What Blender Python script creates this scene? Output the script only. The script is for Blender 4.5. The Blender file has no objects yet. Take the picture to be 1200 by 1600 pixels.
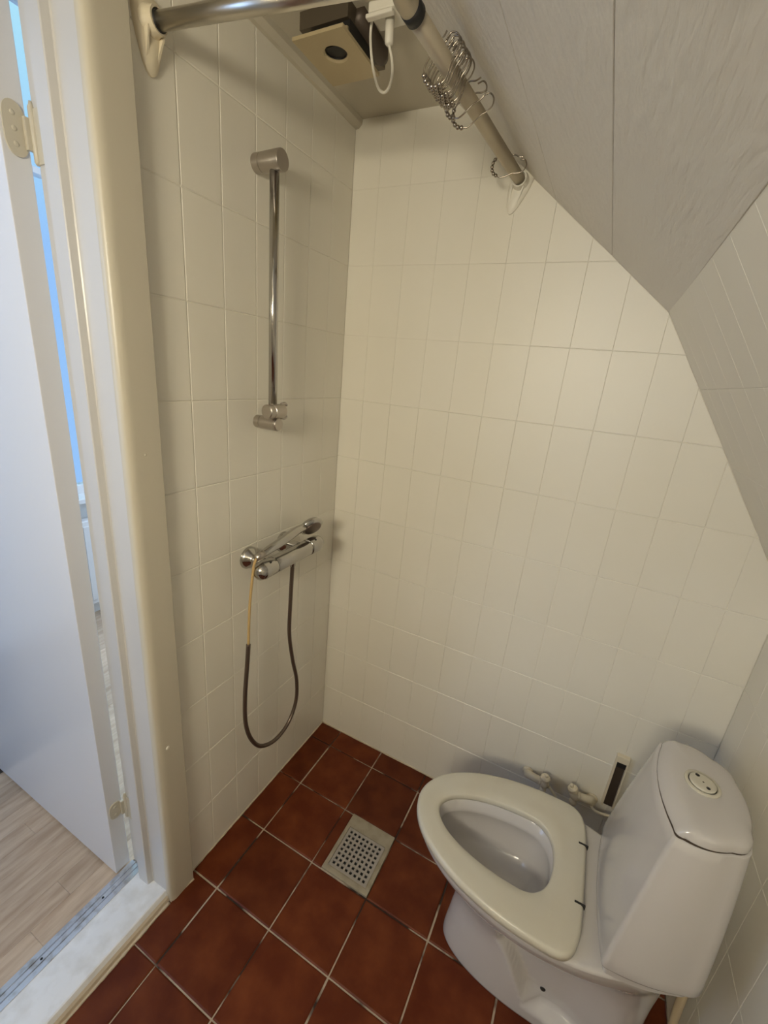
import bpy, bmesh, math, random
from mathutils import Vector, Matrix
random.seed(4)
scn = bpy.context.scene
COL = scn.collection

# ------------------------------------------------------------ camera
cam_d = bpy.data.cameras.new('camera'); cam = bpy.data.objects.new('camera', cam_d); COL.objects.link(cam)
R = ((0.8855504965972923, -0.21981766093868166, 0.4092438318603415),
     (0.455766872227119, 0.2406858421579232, -0.8569404200789223),
     (0.08987144238631811, 0.9453837957804108, 0.31332507483319066))
cam.matrix_world = Matrix.Translation((0.81355, -1.27619, 1.50114)) @ Matrix(R).to_4x4()
cam_d.sensor_fit = 'HORIZONTAL'; cam_d.sensor_width = 36.0; cam_d.lens = 36 * 665.93 / 1200
cam_d.clip_start = 0.02
scn.camera = cam

# ------------------------------------------------------------ world and lights
w = bpy.data.worlds.new('sky'); scn.world = w; w.use_nodes = True
bgn = w.node_tree.nodes['Background']; bgn.inputs[1].default_value = 1.1
_t = w.node_tree.nodes.new('ShaderNodeTexCoord'); _s = w.node_tree.nodes.new('ShaderNodeSeparateXYZ'); _r = w.node_tree.nodes.new('ShaderNodeValToRGB')
w.node_tree.links.new(_t.outputs['Generated'], _s.inputs[0]); w.node_tree.links.new(_s.outputs['Z'], _r.inputs[0]); w.node_tree.links.new(_r.outputs[0], bgn.inputs[0])
_r.color_ramp.elements[0].position = 0.15; _r.color_ramp.elements[0].color = (0.36, 0.60, 1.0, 1); _r.color_ramp.elements[1].position = 0.45; _r.color_ramp.elements[1].color = (0.50, 0.86, 1.0, 1)

def area(name, loc, target, sx, sy, power, color, portal=False):
    d = bpy.data.lights.new(name, 'AREA'); d.shape = 'RECTANGLE'; d.size = sx; d.size_y = sy
    d.energy = power; d.color = color
    if portal: d.cycles.is_portal = True
    o = bpy.data.objects.new(name, d); COL.objects.link(o); o.location = loc
    o.rotation_euler = (Vector(target) - Vector(loc)).to_track_quat('-Z', 'Y').to_euler()
    return o
area('bathroom_lamp', (0.55, -2.08, 1.72), (0.30, -0.2, 1.30), 0.42, 0.22, 17.0, (1.0, 0.91, 0.71))
area('hall_daylight', (-1.50, -2.45, 1.45), (0.6, -0.9, 0.8), 1.0, 1.3, 17.0, (0.40, 0.60, 1.0))
area('hall_overhead_fill', (-0.75, -2.2, 2.75), (-0.6, -1.2, 0.0), 0.8, 0.8, 11.0, (0.50, 0.68, 1.0))  # added cool fill from above for hall floor and door; no skylight here
area('hall_end_fill', (-0.75, 1.40, 1.7), (-1.3, 0.0, 0.6), 0.9, 1.2, 90.0, (0.62, 0.78, 1.0))  # added fill that brightens the radiator and floor behind the door gap

vs = scn.view_settings
vs.view_transform = 'Standard'; vs.look = 'None'; vs.exposure = -0.2; vs.gamma = 1.0; vs.use_curve_mapping = False

# ------------------------------------------------------------ materials
def mat(name, color, rough=0.5, metal=0.0, bump=None, var=None, coat=0.0, spec=0.5):
    """bump=(scale, strength, stretch xyz); var=(scale, colour2, low, high)"""
    m = bpy.data.materials.new(name); m.use_nodes = True
    nt = m.node_tree; N = nt.nodes; L = nt.links; b = N['Principled BSDF']
    b.inputs['Base Color'].default_value = (*color, 1); b.inputs['Roughness'].default_value = rough
    b.inputs['Metallic'].default_value = metal; b.inputs['Coat Weight'].default_value = coat
    b.inputs['Coat Roughness'].default_value = 0.08; b.inputs['Specular IOR Level'].default_value = spec
    geo = N.new('ShaderNodeNewGeometry')
    def noise(scale, stretch=(1, 1, 1), detail=4):
        mp = N.new('ShaderNodeMapping'); mp.inputs['Scale'].default_value = stretch
        L.new(geo.outputs['Position'], mp.inputs['Vector'])
        n = N.new('ShaderNodeTexNoise'); n.inputs['Scale'].default_value = scale; n.inputs['Detail'].default_value = detail
        L.new(mp.outputs[0], n.inputs['Vector']); return n
    if var:
        n = noise(var[0]); r = N.new('ShaderNodeMapRange'); r.inputs['From Min'].default_value = var[2]; r.inputs['From Max'].default_value = var[3]
        L.new(n.outputs['Fac'], r.inputs['Value'])
        mx = N.new('ShaderNodeMix'); mx.data_type = 'RGBA'
        mx.inputs[6].default_value = (*color, 1); mx.inputs[7].default_value = (*var[1], 1)
        L.new(r.outputs[0], mx.inputs[0]); L.new(mx.outputs[2], b.inputs['Base Color'])
    if bump:
        n = noise(bump[0], bump[2] if len(bump) > 2 else (1, 1, 1), 5)
        bp = N.new('ShaderNodeBump'); bp.inputs['Strength'].default_value = bump[1]; bp.inputs['Distance'].default_value = bump[3] if len(bump) > 3 else 0.002
        L.new(n.outputs['Fac'], bp.inputs['Height']); L.new(bp.outputs[0], b.inputs['Normal'])
    return m

M = {}
M['tile_paint'] = mat('cream_tile_paint', (0.79, 0.755, 0.665), 0.42, bump=(45, 0.12), var=(2.2, (0.765, 0.725, 0.62), 0.35, 0.7))
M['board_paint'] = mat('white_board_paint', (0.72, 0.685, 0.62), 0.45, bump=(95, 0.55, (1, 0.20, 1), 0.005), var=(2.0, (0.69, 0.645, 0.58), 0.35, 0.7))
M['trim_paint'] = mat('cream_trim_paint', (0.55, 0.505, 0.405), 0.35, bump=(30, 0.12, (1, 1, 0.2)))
M['white_paint'] = mat('white_gloss_paint', (0.56, 0.55, 0.54), 0.28, bump=(30, 0.12, (1, 0.3, 1)))
M['door_paint'] = mat('white_door_paint', (0.70, 0.70, 0.72), 0.22, bump=(9, 0.04))
M['grey_plaster'] = mat('white_plaster', (0.75, 0.75, 0.74), 0.8)
M['ceramic'] = mat('white_ceramic', (0.57, 0.545, 0.53), 0.13, coat=0.3)
M['seat'] = mat('ivory_plastic', (0.60, 0.57, 0.48), 0.28, var=(9, (0.57, 0.53, 0.43), 0.4, 0.7))
M['cream_plastic'] = mat('cream_plastic', (0.72, 0.64, 0.48), 0.38)
M['white_plastic'] = mat('white_plastic', (0.80, 0.76, 0.66), 0.35)
M['chrome'] = mat('chrome', (0.50, 0.485, 0.46), 0.12, metal=1)
M['satin'] = mat('worn_satin_metal', (0.50, 0.46, 0.42), 0.30, metal=1)
M['rod'] = mat('aluminium_pipe', (0.66, 0.62, 0.54), 0.30, metal=1)
M['dull_rod'] = mat('dull_painted_pipe', (0.50, 0.44, 0.33), 0.42, metal=0.6)
M['wire'] = mat('ring_wire', (0.38, 0.335, 0.28), 0.24, metal=1)
M['hose'] = mat('dark_hose', (0.17, 0.13, 0.105), 0.30, metal=0.75)
M['inner_hose'] = mat('amber_tube', (0.52, 0.36, 0.16), 0.4)
M['dark'] = mat('dark_rubber_and_shade', (0.012, 0.011, 0.010), 0.5)  # also paints the black shadow above the fan plate
M['brown_dark'] = mat('brown_dark_metal_and_shade', (0.075, 0.055, 0.04), 0.45, metal=0.3)  # also paints the shade in the cistern lid seam
M['fan_body'] = mat('fan_body_metal', (0.13, 0.105, 0.075), 0.4, metal=0.5)
M['plate'] = mat('fan_plate', (0.50, 0.41, 0.25), 0.38, metal=0.25, bump=(60, 0.1))
M['drain_frame'] = mat('drain_plastic', (0.34, 0.29, 0.205), 0.5, var=(30, (0.25, 0.21, 0.14), 0.4, 0.7))
M['grate'] = mat('drain_steel', (0.42, 0.39, 0.37), 0.36, metal=0.7)
M['terracotta'] = mat('terracotta', (0.092, 0.017, 0.0045), 0.45, bump=(14, 0.25), var=(13, (0.150, 0.036, 0.010), 0.38, 0.72), spec=0.2)
M['grout'] = mat('grout', (0.46, 0.37, 0.27), 0.85, bump=(150, 0.5), var=(7, (0.035, 0.020, 0.012), 0.47, 0.56))
M['caulk'] = mat('caulk', (0.56, 0.47, 0.35), 0.6, bump=(60, 0.5))
M['alu_strip'] = mat('aluminium_strip', (0.66, 0.68, 0.72), 0.33, metal=0.8, var=(40, (0.42, 0.40, 0.38), 0.5, 0.75))
M['beige_pipe'] = mat('beige_pipe', (0.52, 0.42, 0.26), 0.4)

def wood():
    m = bpy.data.materials.new('light_oak'); m.use_nodes = True
    nt = m.node_tree; N = nt.nodes; L = nt.links; b = N['Principled BSDF']; b.inputs['Roughness'].default_value = 0.30
    geo = N.new('ShaderNodeNewGeometry'); oi = N.new('ShaderNodeObjectInfo')
    ad = N.new('ShaderNodeVectorMath'); ad.operation = 'MULTIPLY_ADD'; ad.inputs[1].default_value = (1, 1, 1)
    cx = N.new('ShaderNodeCombineXYZ'); mu = N.new('ShaderNodeMath'); mu.operation = 'MULTIPLY'; mu.inputs[1].default_value = 9
    L.new(oi.outputs['Random'], mu.inputs[0]); L.new(mu.outputs[0], cx.inputs[0]); L.new(mu.outputs[0], cx.inputs[1])
    L.new(geo.outputs['Position'], ad.inputs[0]); L.new(cx.outputs[0], ad.inputs[2])
    mp = N.new('ShaderNodeMapping'); mp.inputs['Scale'].default_value = (7, 1, 1); L.new(ad.outputs[0], mp.inputs[0])
    n = N.new('ShaderNodeTexNoise'); n.inputs['Scale'].default_value = 7; n.inputs['Detail'].default_value = 6; L.new(mp.outputs[0], n.inputs['Vector'])
    cr = N.new('ShaderNodeValToRGB'); cr.color_ramp.elements[0].position = .35; cr.color_ramp.elements[1].position = .7
    cr.color_ramp.elements[0].color = (0.42, 0.30, 0.20, 1); cr.color_ramp.elements[1].color = (0.60, 0.47, 0.34, 1)
    L.new(n.outputs['Fac'], cr.inputs[0])
    mx = N.new('ShaderNodeMix'); mx.data_type = 'RGBA'; mx.blend_type = 'MULTIPLY'; mx.inputs[0].default_value = 1
    mr = N.new('ShaderNodeMapRange'); mr.inputs['To Min'].default_value = 0.82; mr.inputs['To Max'].default_value = 1.08
    L.new(oi.outputs['Random'], mr.inputs[0]); L.new(cr.outputs[0], mx.inputs[6]); L.new(mr.outputs[0], mx.inputs[7])
    L.new(mx.outputs[2], b.inputs['Base Color'])
    return m
M['wood'] = wood()
def glass():
    m = bpy.data.materials.new('window_glass'); m.use_nodes = True
    b = m.node_tree.nodes['Principled BSDF']; b.inputs['Base Color'].default_value = (0.9, 0.97, 1, 1)
    b.inputs['Roughness'].default_value = 0; b.inputs['Transmission Weight'].default_value = 1; b.inputs['IOR'].default_value = 1.0
    return m
M['glass'] = glass()

# terracotta tiles: each tile a slightly different tone, rims darker with wear
def tone_by_object(m, lo, hi):
    nt = m.node_tree; b = nt.nodes['Principled BSDF']; src = b.inputs['Base Color'].links[0].from_socket
    oi = nt.nodes.new('ShaderNodeObjectInfo'); mr = nt.nodes.new('ShaderNodeMapRange')
    mr.inputs['To Min'].default_value = lo; mr.inputs['To Max'].default_value = hi
    mx = nt.nodes.new('ShaderNodeMix'); mx.data_type = 'RGBA'; mx.blend_type = 'MULTIPLY'; mx.inputs[0].default_value = 1
    nt.links.new(oi.outputs['Random'], mr.inputs[0]); nt.links.new(src, mx.inputs[6]); nt.links.new(mr.outputs[0], mx.inputs[7])
    nt.links.new(mx.outputs[2], b.inputs['Base Color'])
tone_by_object(M['terracotta'], 0.85, 1.15)

# ------------------------------------------------------------ helpers
def link(name, me, m, parent=None, smooth=False, kind=None):
    me.materials.clear(); me.materials.append(m)
    if smooth:
        me.polygons.foreach_set('use_smooth', [True] * len(me.polygons))
    o = bpy.data.objects.new(name, me); COL.objects.link(o)
    if parent:
        o.parent = parent; o.matrix_parent_inverse = parent.matrix_world.inverted()
    if kind: o['kind'] = kind
    return o
def from_py(name, v, f, m, parent=None, smooth=False, kind=None, fix=True):
    me = bpy.data.meshes.new(name); me.from_pydata([tuple(p) for p in v], [], f); me.update()
    if fix:
        b = bmesh.new(); b.from_mesh(me); bmesh.ops.recalc_face_normals(b, faces=b.faces); b.to_mesh(me); b.free()
    return link(name, me, m, parent, smooth, kind)
def thing(name, loc, label, cat, group=None):
    o = bpy.data.objects.new(name, None); COL.objects.link(o); o.location = loc; o.empty_display_size = 0.05
    o.matrix_world = Matrix.Translation(loc)
    o['label'] = label; o['category'] = cat
    if group: o['group'] = group
    return o
def struct(name, loc=(0, 0, 0)):
    o = bpy.data.objects.new(name, None); COL.objects.link(o); o.location = loc; o.matrix_world = Matrix.Translation(loc); o['kind'] = 'structure'
    return o

class MB:
    def __init__(s): s.v = []; s.f = []
    def add(s, v, f):
        k = len(s.v); s.v += [Vector(p) for p in v]; s.f += [tuple(i + k for i in q) for q in f]; return s
    def box(s, a, b, r=0.0):
        x0, y0, z0 = [min(p, q) for p, q in zip(a, b)]; x1, y1, z1 = [max(p, q) for p, q in zip(a, b)]
        bm = bmesh.new(); bmesh.ops.create_cube(bm, size=1)
        for q in bm.verts: q.co = Vector(((x0 + x1) / 2 + q.co.x * (x1 - x0), (y0 + y1) / 2 + q.co.y * (y1 - y0), (z0 + z1) / 2 + q.co.z * (z1 - z0)))
        if r: bmesh.ops.bevel(bm, geom=bm.edges[:], offset=r, segments=2, profile=0.5, affect='EDGES')
        bm.verts.index_update(); s.add([q.co.copy() for q in bm.verts], [tuple(q.index for q in f.verts) for f in bm.faces]); bm.free(); return s
    def loft(s, rings, cap0=True, cap1=True, closed=True):
        n = len(rings[0]); k = len(s.v)
        for r in rings: s.v += [Vector(p) for p in r]
        for i in range(len(rings) - 1):
            for j in range(n if closed else n - 1):
                a = k + i * n + j; b = k + i * n + (j + 1) % n; s.f.append((a, b, b + n, a + n))
        if cap0: s.f.append(tuple(k + j for j in range(n)))
        if cap1: s.f.append(tuple(k + (len(rings) - 1) * n + j for j in range(n)))
        return s
    def lathe(s, base, axis, prof, n=32, cap0=True, cap1=True, sy=1.0, up=None):
        """prof: (distance along axis, radius)"""
        ax = Vector(axis).normalized(); u = Vector(up) if up else (Vector((0, 0, 1)) if abs(ax.z) < 0.9 else Vector((1, 0, 0)))
        a = (u - ax * u.dot(ax)).normalized(); b = ax.cross(a); base = Vector(base)
        rings = [[base + ax * d + a * (r * math.cos(t)) + b * (r * sy * math.sin(t)) for t in [2 * math.pi * i / n for i in range(n)]] for d, r in prof]
        return s.loft(rings, cap0, cap1)
    def tube(s, path, r, n=12, caps=True):
        P = [Vector(p) for p in path]; rs = r if isinstance(r, (list, tuple)) else [r] * len(P)
        T = []
        for i in range(len(P)):
            T.append((P[min(i + 1, len(P) - 1)] - P[max(i - 1, 0)]).normalized())
        a = T[0].orthogonal().normalized(); rings = []
        for i, p in enumerate(P):
            a = (a - T[i] * a.dot(T[i])).normalized(); b = T[i].cross(a)
            rings.append([p + (a * math.cos(t) + b * math.sin(t)) * rs[i] for t in [2 * math.pi * j / n for j in range(n)]])
        return s.loft(rings, caps, caps)
    def ball(s, c, r, n=10, sc=(1, 1, 1)):
        bm = bmesh.new(); bmesh.ops.create_uvsphere(bm, u_segments=n, v_segments=n // 2 + 1, radius=r)
        for q in bm.verts: q.co = Vector((q.co.x * sc[0], q.co.y * sc[1], q.co.z * sc[2])) + Vector(c)
        bm.verts.index_update(); s.add([q.co.copy() for q in bm.verts], [tuple(q.index for q in f.verts) for f in bm.faces]); bm.free(); return s
    def build(s, name, m, parent=None, smooth=False, kind=None):
        return from_py(name, s.v, s.f, m, parent, smooth, kind)

def spline(pts, k=8):
    P = [Vector(p) for p in pts]; P = [P[0] * 2 - P[1]] + P + [P[-1] * 2 - P[-2]]; out = []
    for i in range(1, len(P) - 2):
        for j in range(k):
            t = j / k; a, b, c, d = P[i - 1], P[i], P[i + 1], P[i + 2]
            out.append(0.5 * ((2 * b) + (c - a) * t + (2 * a - 5 * b + 4 * c - d) * t * t + (3 * b - a - 3 * c + d) * t ** 3))
    out.append(P[-2]); return out
def smooth_by_angle(o, deg=35):
    me = o.data; me.polygons.foreach_set('use_smooth', [True] * len(me.polygons))
    b = bmesh.new(); b.from_mesh(me); lim = math.radians(deg)
    for e in b.edges:
        e.smooth = len(e.link_faces) == 2 and e.calc_face_angle(0) < lim
    b.to_mesh(me); b.free(); return o

# ---- convex polygon clipping for tiles and planks
def clip(poly, a, b, c):                       # keep a*x+b*y <= c
    out = []
    for i in range(len(poly)):
        p, q = poly[i], poly[(i + 1) % len(poly)]; dp = a * p[0] + b * p[1] - c; dq = a * q[0] + b * q[1] - c
        if dp <= 0: out.append(p)
        if dp * dq < 0:
            t = dp / (dp - dq); out.append((p[0] + (q[0] - p[0]) * t, p[1] + (q[1] - p[1]) * t))
    return out
def parea(p): return abs(sum(p[i][0] * p[(i + 1) % len(p)][1] - p[(i + 1) % len(p)][0] * p[i][1] for i in range(len(p)))) / 2 if len(p) > 2 else 0
def clean(p):
    o = [q for i, q in enumerate(p) if math.dist(q, p[i - 1]) > 0.002]
    return o
def inset(poly, d):
    s = sum(poly[i][0] * poly[(i + 1) % len(poly)][1] - poly[(i + 1) % len(poly)][0] * poly[i][1] for i in range(len(poly)))
    sg = 1 if s > 0 else -1; L = []
    for i in range(len(poly)):
        p, q = poly[i], poly[(i + 1) % len(poly)]; dx, dy = q[0] - p[0], q[1] - p[1]; l = math.hypot(dx, dy)
        nx, ny = dy / l * sg, -dx / l * sg; L.append((nx, ny, nx * p[0] + ny * p[1] - d))
    out = []
    for i in range(len(L)):
        a1, b1, c1 = L[i - 1]; a2, b2, c2 = L[i]; det = a1 * b2 - a2 * b1
        if abs(det) < 1e-9: return None
        out.append(((c1 * b2 - c2 * b1) / det, (a1 * c2 - a2 * c1) / det))
    return out
def slab(poly, O, U, V, Nn, top, base, gap, ch, chd, ux=1.0):
    """verts and faces of a bevelled slab on polygon poly in plane O+uU+vV, normal Nn (into the room)"""
    p0 = inset(clean(poly), gap); 
    if not p0 or len(p0) < 3: return None
    p1 = inset(p0, ch)
    if not p1: return None
    p1 = [(a[0] + (b[0] - a[0]) * ux, b[1]) for a, b in zip(p0, p1)]
    f = lambda p, h: O + U * p[0] + V * p[1] + Nn * h
    n = len(p0); v = [f(p, base) for p in p0] + [f(p, top - chd) for p in p0] + [f(p, top) for p in p1]
    fc = [tuple(range(2 * n, 3 * n))]
    for k in (0, 1):
        for i in range(n): fc.append((k * n + i, k * n + (i + 1) % n, (k + 1) * n + (i + 1) % n, (k + 1) * n + i))
    return v, fc
def tile_object(name, poly, O, U, V, Nn, m, parent, top=0.0, base=-0.002, gap=0.0008, ch=0.0014, chd=0.001, ux=1.0, cache={}):
    cu = min(p[0] for p in poly); cv = min(p[1] for p in poly)
    key = (name, tuple((round(p[0] - cu, 4), round(p[1] - cv, 4)) for p in poly), tuple(U), tuple(V), tuple(Nn), ch, gap, top, ux, chd)
    if key not in cache:
        r = slab([(p[0] - cu, p[1] - cv) for p in poly], Vector((0, 0, 0)), U, V, Nn, top, base, gap, ch, chd, ux)
        if not r: return None
        me = bpy.data.meshes.new(name); me.from_pydata([tuple(q) for q in r[0]], [], r[1]); me.update()
        b = bmesh.new(); b.from_mesh(me); bmesh.ops.recalc_face_normals(b, faces=b.faces); b.to_mesh(me); b.free()
        me.materials.append(m); cache[key] = me
    o = bpy.data.objects.new(name, cache[key]); COL.objects.link(o); o.location = O + U * cu + V * cv; o.parent = parent
    return o
X, Y, Z = Vector((1, 0, 0)), Vector((0, 1, 0)), Vector((0, 0, 1))

H = 2.17; XR = 1.295; YF = -2.25
KX, KZ = 0.893, 1.692                # knee between ceiling slope and steep wall
SX = 0.30                            # where the slope leaves the flat ceiling
ST = (1.216 - 0.893) / (1.692 - 1.188)
ZR = KZ - (XR - KX) / ST             # top of the low right wall

# ============================================================ STRUCTURE
# ---- back wall: a solid behind, tiles as parts
prof = [(-0.02, 0), (XR + 0.07, 0), (XR + 0.07, H + 0.05), (-0.02, H + 0.05)]
def prism(poly, O, U, V, W, d):
    n = len(poly); a = [O + U * p[0] + V * p[1] for p in poly]; v = a + [q + W * d for q in a]
    return v, [tuple(range(n)), tuple(range(n, 2 * n))] + [(i, (i + 1) % n, n + (i + 1) % n, n + i) for i in range(n)]
v, f = prism(prof, Vector((0, 0.0015, 0)), X, Z, Y, 0.08)
wall_back = from_py('wall_back', v, f, M['tile_paint'], kind='structure')
xs = [0.0] + [0.0885 + 0.1009 * i for i in range(12)] + [XR]
zs = [0.2 * i for i in range(11)] + [H]
slopes = [((H - KZ), (KX - SX), (H - KZ) * SX + (KX - SX) * H), ((KZ - ZR), (XR - KX), (KZ - ZR) * KX + (XR - KX) * KZ)]
for i in range(len(xs) - 1):
    for j in range(len(zs) - 1):
        p = [(xs[i], zs[j]), (xs[i + 1], zs[j]), (xs[i + 1], zs[j + 1]), (xs[i], zs[j + 1])]
        for s in slopes: p = clip(p, *s)
        p = clean(p)
        if parea(p) < 3e-4: continue
        faint = (xs[i] < 0.5 and zs[j] > 1.3) or zs[j] > 1.9
        if faint: tile_object('wall_tile', p, Vector((0, 0, 0)), X, Z, -Y, M['tile_paint'], wall_back, 0.0, -0.0014, 0.00010, 0.0008, 0.0004, 0.35)
        elif zs[j] < 1.35: tile_object('wall_tile', p, Vector((0, 0, 0)), X, Z, -Y, M['tile_paint'], wall_back, 0.0, -0.0016, 0.0003, 0.0016, 0.0013, 0.30 if xs[i] < 0.45 else 0.6)
        else: tile_object('wall_tile', p, Vector((0, 0, 0)), X, Z, -Y, M['tile_paint'], wall_back, 0.0, -0.0014, 0.0002, 0.0014, 0.0010, 0.5)
# ---- left wall
mb = MB(); mb.box((-0.165, -0.757, 0), (-0.0015, 0.08, 2.6)); mb.box((-0.165, -1.64, 2.06), (-0.0015, -0.757, 2.6)); mb.box((-0.165, YF - 0.1, 0), (-0.0015, -1.62, 2.6))
wall_left = mb.build('wall_left', M['tile_paint'], kind='structure')
cols = [-0.1009 * i for i in range(7)] + [-0.70]
for i in range(len(cols) - 1):
    for j in range(len(zs) - 1):
        p = [(cols[i + 1], zs[j]), (cols[i], zs[j]), (cols[i], zs[j + 1]), (cols[i + 1], zs[j + 1])]
        if i < 2: k = (0.0003, 0.0012, 0.0009)
        else: k = (0.0004, 0.0017, 0.0012)
        tile_object('wall_tile', p, Vector((0, 0, 0)), Y, Z, X, M['tile_paint'], wall_left, 0.0, -0.0014, *k)
# ---- right low wall and steep wall above it
mb = MB(); mb.box((XR + 0.0015, YF, 0), (XR + 0.08, 0.08, ZR + 0.05))
wall_right = mb.build('wall_right', M['tile_paint'], kind='structure')
ys = [0.0] + [-0.09 - 0.1 * i for i in range(8)]
for i in range(len(ys) - 1):
    for j in range(6):
        z1 = min(0.2 * (j + 1), ZR)
        if z1 - 0.2 * j < 0.01: continue
        p = [(ys[i + 1], 0.2 * j), (ys[i], 0.2 * j), (ys[i], z1), (ys[i + 1], z1)]
        tile_object('wall_tile', p, Vector((XR, 0, 0)), Y, Z, -X, M['tile_paint'], wall_right, 0.0, -0.0014, 0.0002, 0.0010, 0.0007)
D = Vector((XR - KX, 0, ZR - KZ)); LS = D.length; D.normalize(); NS = Vector((D.z, 0, -D.x)); NS = NS if NS.x < 0 else -NS
O = Vector((KX, 0, KZ))
v, f = prism([(0, YF), (LS, YF), (LS, 0.05), (0, 0.05)], O - NS * 0.0015, D, Y, -NS, 0.05)
wall_eaves = from_py('wall_eaves', v, f, M['tile_paint'], kind='structure')
ss = [0.0, 0.197, 0.397, 0.597, LS]
for i in range(len(ys) - 1):
    for j in range(len(ss) - 1):
        p = [(ss[j], ys[i + 1]), (ss[j + 1], ys[i + 1]), (ss[j + 1], ys[i]), (ss[j], ys[i])]
        tile_object('wall_tile', p, O, D, Y, NS, M['tile_paint'], wall_eaves, 0.0, -0.0014, 0.0001, 0.0009, 0.0006)
# ---- ceiling and its sloping boards
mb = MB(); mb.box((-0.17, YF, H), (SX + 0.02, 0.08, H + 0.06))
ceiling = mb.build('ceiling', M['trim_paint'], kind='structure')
D2 = Vector((KX - SX, 0, KZ - H)); L2 = D2.length; D2.normalize(); N2 = Vector((D2.z, 0, -D2.x)); N2 = N2 if N2.z < 0 else -N2
O2 = Vector((SX, 0, H))
v, f = prism([(-0.02, YF), (L2 + 0.01, YF), (L2 + 0.01, 0.05), (-0.02, 0.05)], O2 - N2 * 0.012, D2, Y, -N2, 0.05)
slope = from_py('ceiling', v, f, M['board_paint'], kind='structure')
bx = [0.0] + [(x - SX) / (KX - SX) * L2 for x in (0.591, 0.744)] + [L2 + 0.004]
for i in range(len(bx) - 1):
    a, b = bx[i], bx[i + 1]
    r = slab([(a, YF), (b, YF), (b, 0.004), (a, 0.004)], O2, D2, Y, N2, 0.0, -0.011, 0.0004, 0.0009, 0.0009)
    vv = r[0]
    if i == len(bx) - 2:      # lower edge of the last board has lifted towards the viewer
        out = []
        for q in vv:
            s = (q - O2).dot(D2); k = max(0, (s - a) / (b - a)); t = min(1, max(0, -q.y / 0.8)); out.append(q + N2 * (0.010 * k * t) + D2 * 0.004 * k * t)
        vv = out
    from_py('board', vv, r[1], M['board_paint'], slope)
# ---- front wall behind the viewer
mb = MB(); mb.box((-0.17, YF - 0.08, 0), (XR + 0.08, YF, 2.6)); mb.build('wall_front', M['tile_paint'], kind='structure')
# ---- trim along the ceiling edge of the left wall
mb = MB(); n = 10; rings = []
for yy in (-1.0, -0.5, 0.004):
    rings.append([(0, yy, H), (0, yy, H - 0.022), (0.010, yy, H - 0.021), (0.020, yy, H - 0.012), (0.022, yy, H)])
mb.loft(rings); t = mb.build('trim_1', M['trim_paint'], kind='structure')
t['label'] = 'cream painted ceiling moulding along the left wall'

# ---- floor with terracotta tiles
mb = MB(); mb.box((-0.02, YF, -0.05), (XR + 0.02, 0.02, -0.0035))
floor = mb.build('floor', M['grout'], kind='structure')
T = 0.1995; fx = [0.0] + [0.0987 + T * i for i in range(6)] + [XR]; fy = [0.0] + [-0.0856 - T * i for i in range(9)] + [YF]
fx[-2:] = [XR] if XR - fx[-2] < 0.02 else fx[-2:]
DR = (0.334, 0.4975, -0.482, -0.284)         # drain frame x0 x1 y0 y1
for i in range(len(fx) - 1):
    for j in range(len(fy) - 1):
        x0, x1, y1, y0 = fx[i], fx[i + 1], fy[j], fy[j + 1]
        if x0 < 0.40 < x1 and y0 < -0.38 < y1: x1 = DR[0] + 0.002
        jx, jy = random.uniform(-.0008, .0008), random.uniform(-.0008, .0008)
        p = [(x0 + jx, y0 + jy), (x1 + jx, y0 + jy), (x1 + jx, y1 + jy), (x0 + jx, y1 + jy)]
        tile_object('floor_tile', p, Vector((0, 0, random.uniform(-.0006, .0006))), X, Y, Z, M['terracotta'], floor, 0.0, -0.004, 0.0022, 0.0035, 0.0018)
# uneven caulk bead round the floor edge
def bead(a, b, r, name='caulk_bead', par=None, n=60):
    a, b = Vector(a), Vector(b); pts = []; rs = []
    for i in range(n + 1):
        t = i / n; pts.append(a.lerp(b, t)); rs.append(r * (0.75 + 0.5 * random.random()))
    return MB().tube(pts, rs, 6).build(name, M['caulk'], par, True)
bead((0.0, -0.70, 0.0), (0.0, 0.0, 0.0), 0.0032, par=floor); bead((0.0, 0.0, 0.0), (XR, 0.0, 0.0), 0.0035, par=floor)
bead((0.012, -0.778, 0.001), (0.008, -1.6, 0.001), 0.0045, par=floor, n=80); bead((0.022, -0.702, 0.0), (0.013, -0.775, 0.0), 0.003, par=floor, n=10)

# ---- doorway: casing, jamb, threshold, door leaf
def extr(profile, z0, z1):
    mbb = MB(); mbb.loft([[(p[0], p[1], z0) for p in profile], [(p[0], p[1], z1) for p in profile]]); return mbb
cas = [(-0.001, -0.700), (0.018, -0.700), (0.021, -0.703), (0.021, -0.755), (0.0205, -0.762), (0.0175, -0.770), (0.012, -0.7745), (0.004, -0.7745), (0.003, -0.773), (-0.002, -0.773)]
t = extr(cas, 0.0, 2.168).build('trim_2', M['trim_paint'], kind='structure'); smooth_by_angle(t, 40)
t['label'] = 'cream painted door casing board on the shower side'
mb = MB(); mb.ball((0.021, -0.746, 0.552), 0.006, 12, (0.35, 1, 1)); mb.build('filled_screw_hole', M['white_plastic'], t, True)
mb = MB(); mb.ball((0.021, -0.738, 1.30), 0.003, 8, (0.4, 1, 1)); mb.build('nail_head', M['trim_paint'], t, True)
jam = [(-0.165, -0.7565), (-0.0018, -0.7565), (-0.0018, -0.773), (-0.058, -0.773), (-0.060, -0.775), (-0.063, -0.7865), (-0.065, -0.788), (-0.101, -0.788), (-0.103, -0.786), (-0.103, -0.762), (-0.165, -0.762)]
t = extr(jam, 0.0, 2.06).build('trim_3', M['white_paint'], kind='structure'); t['label'] = 'white painted door jamb with raised stop'
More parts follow.
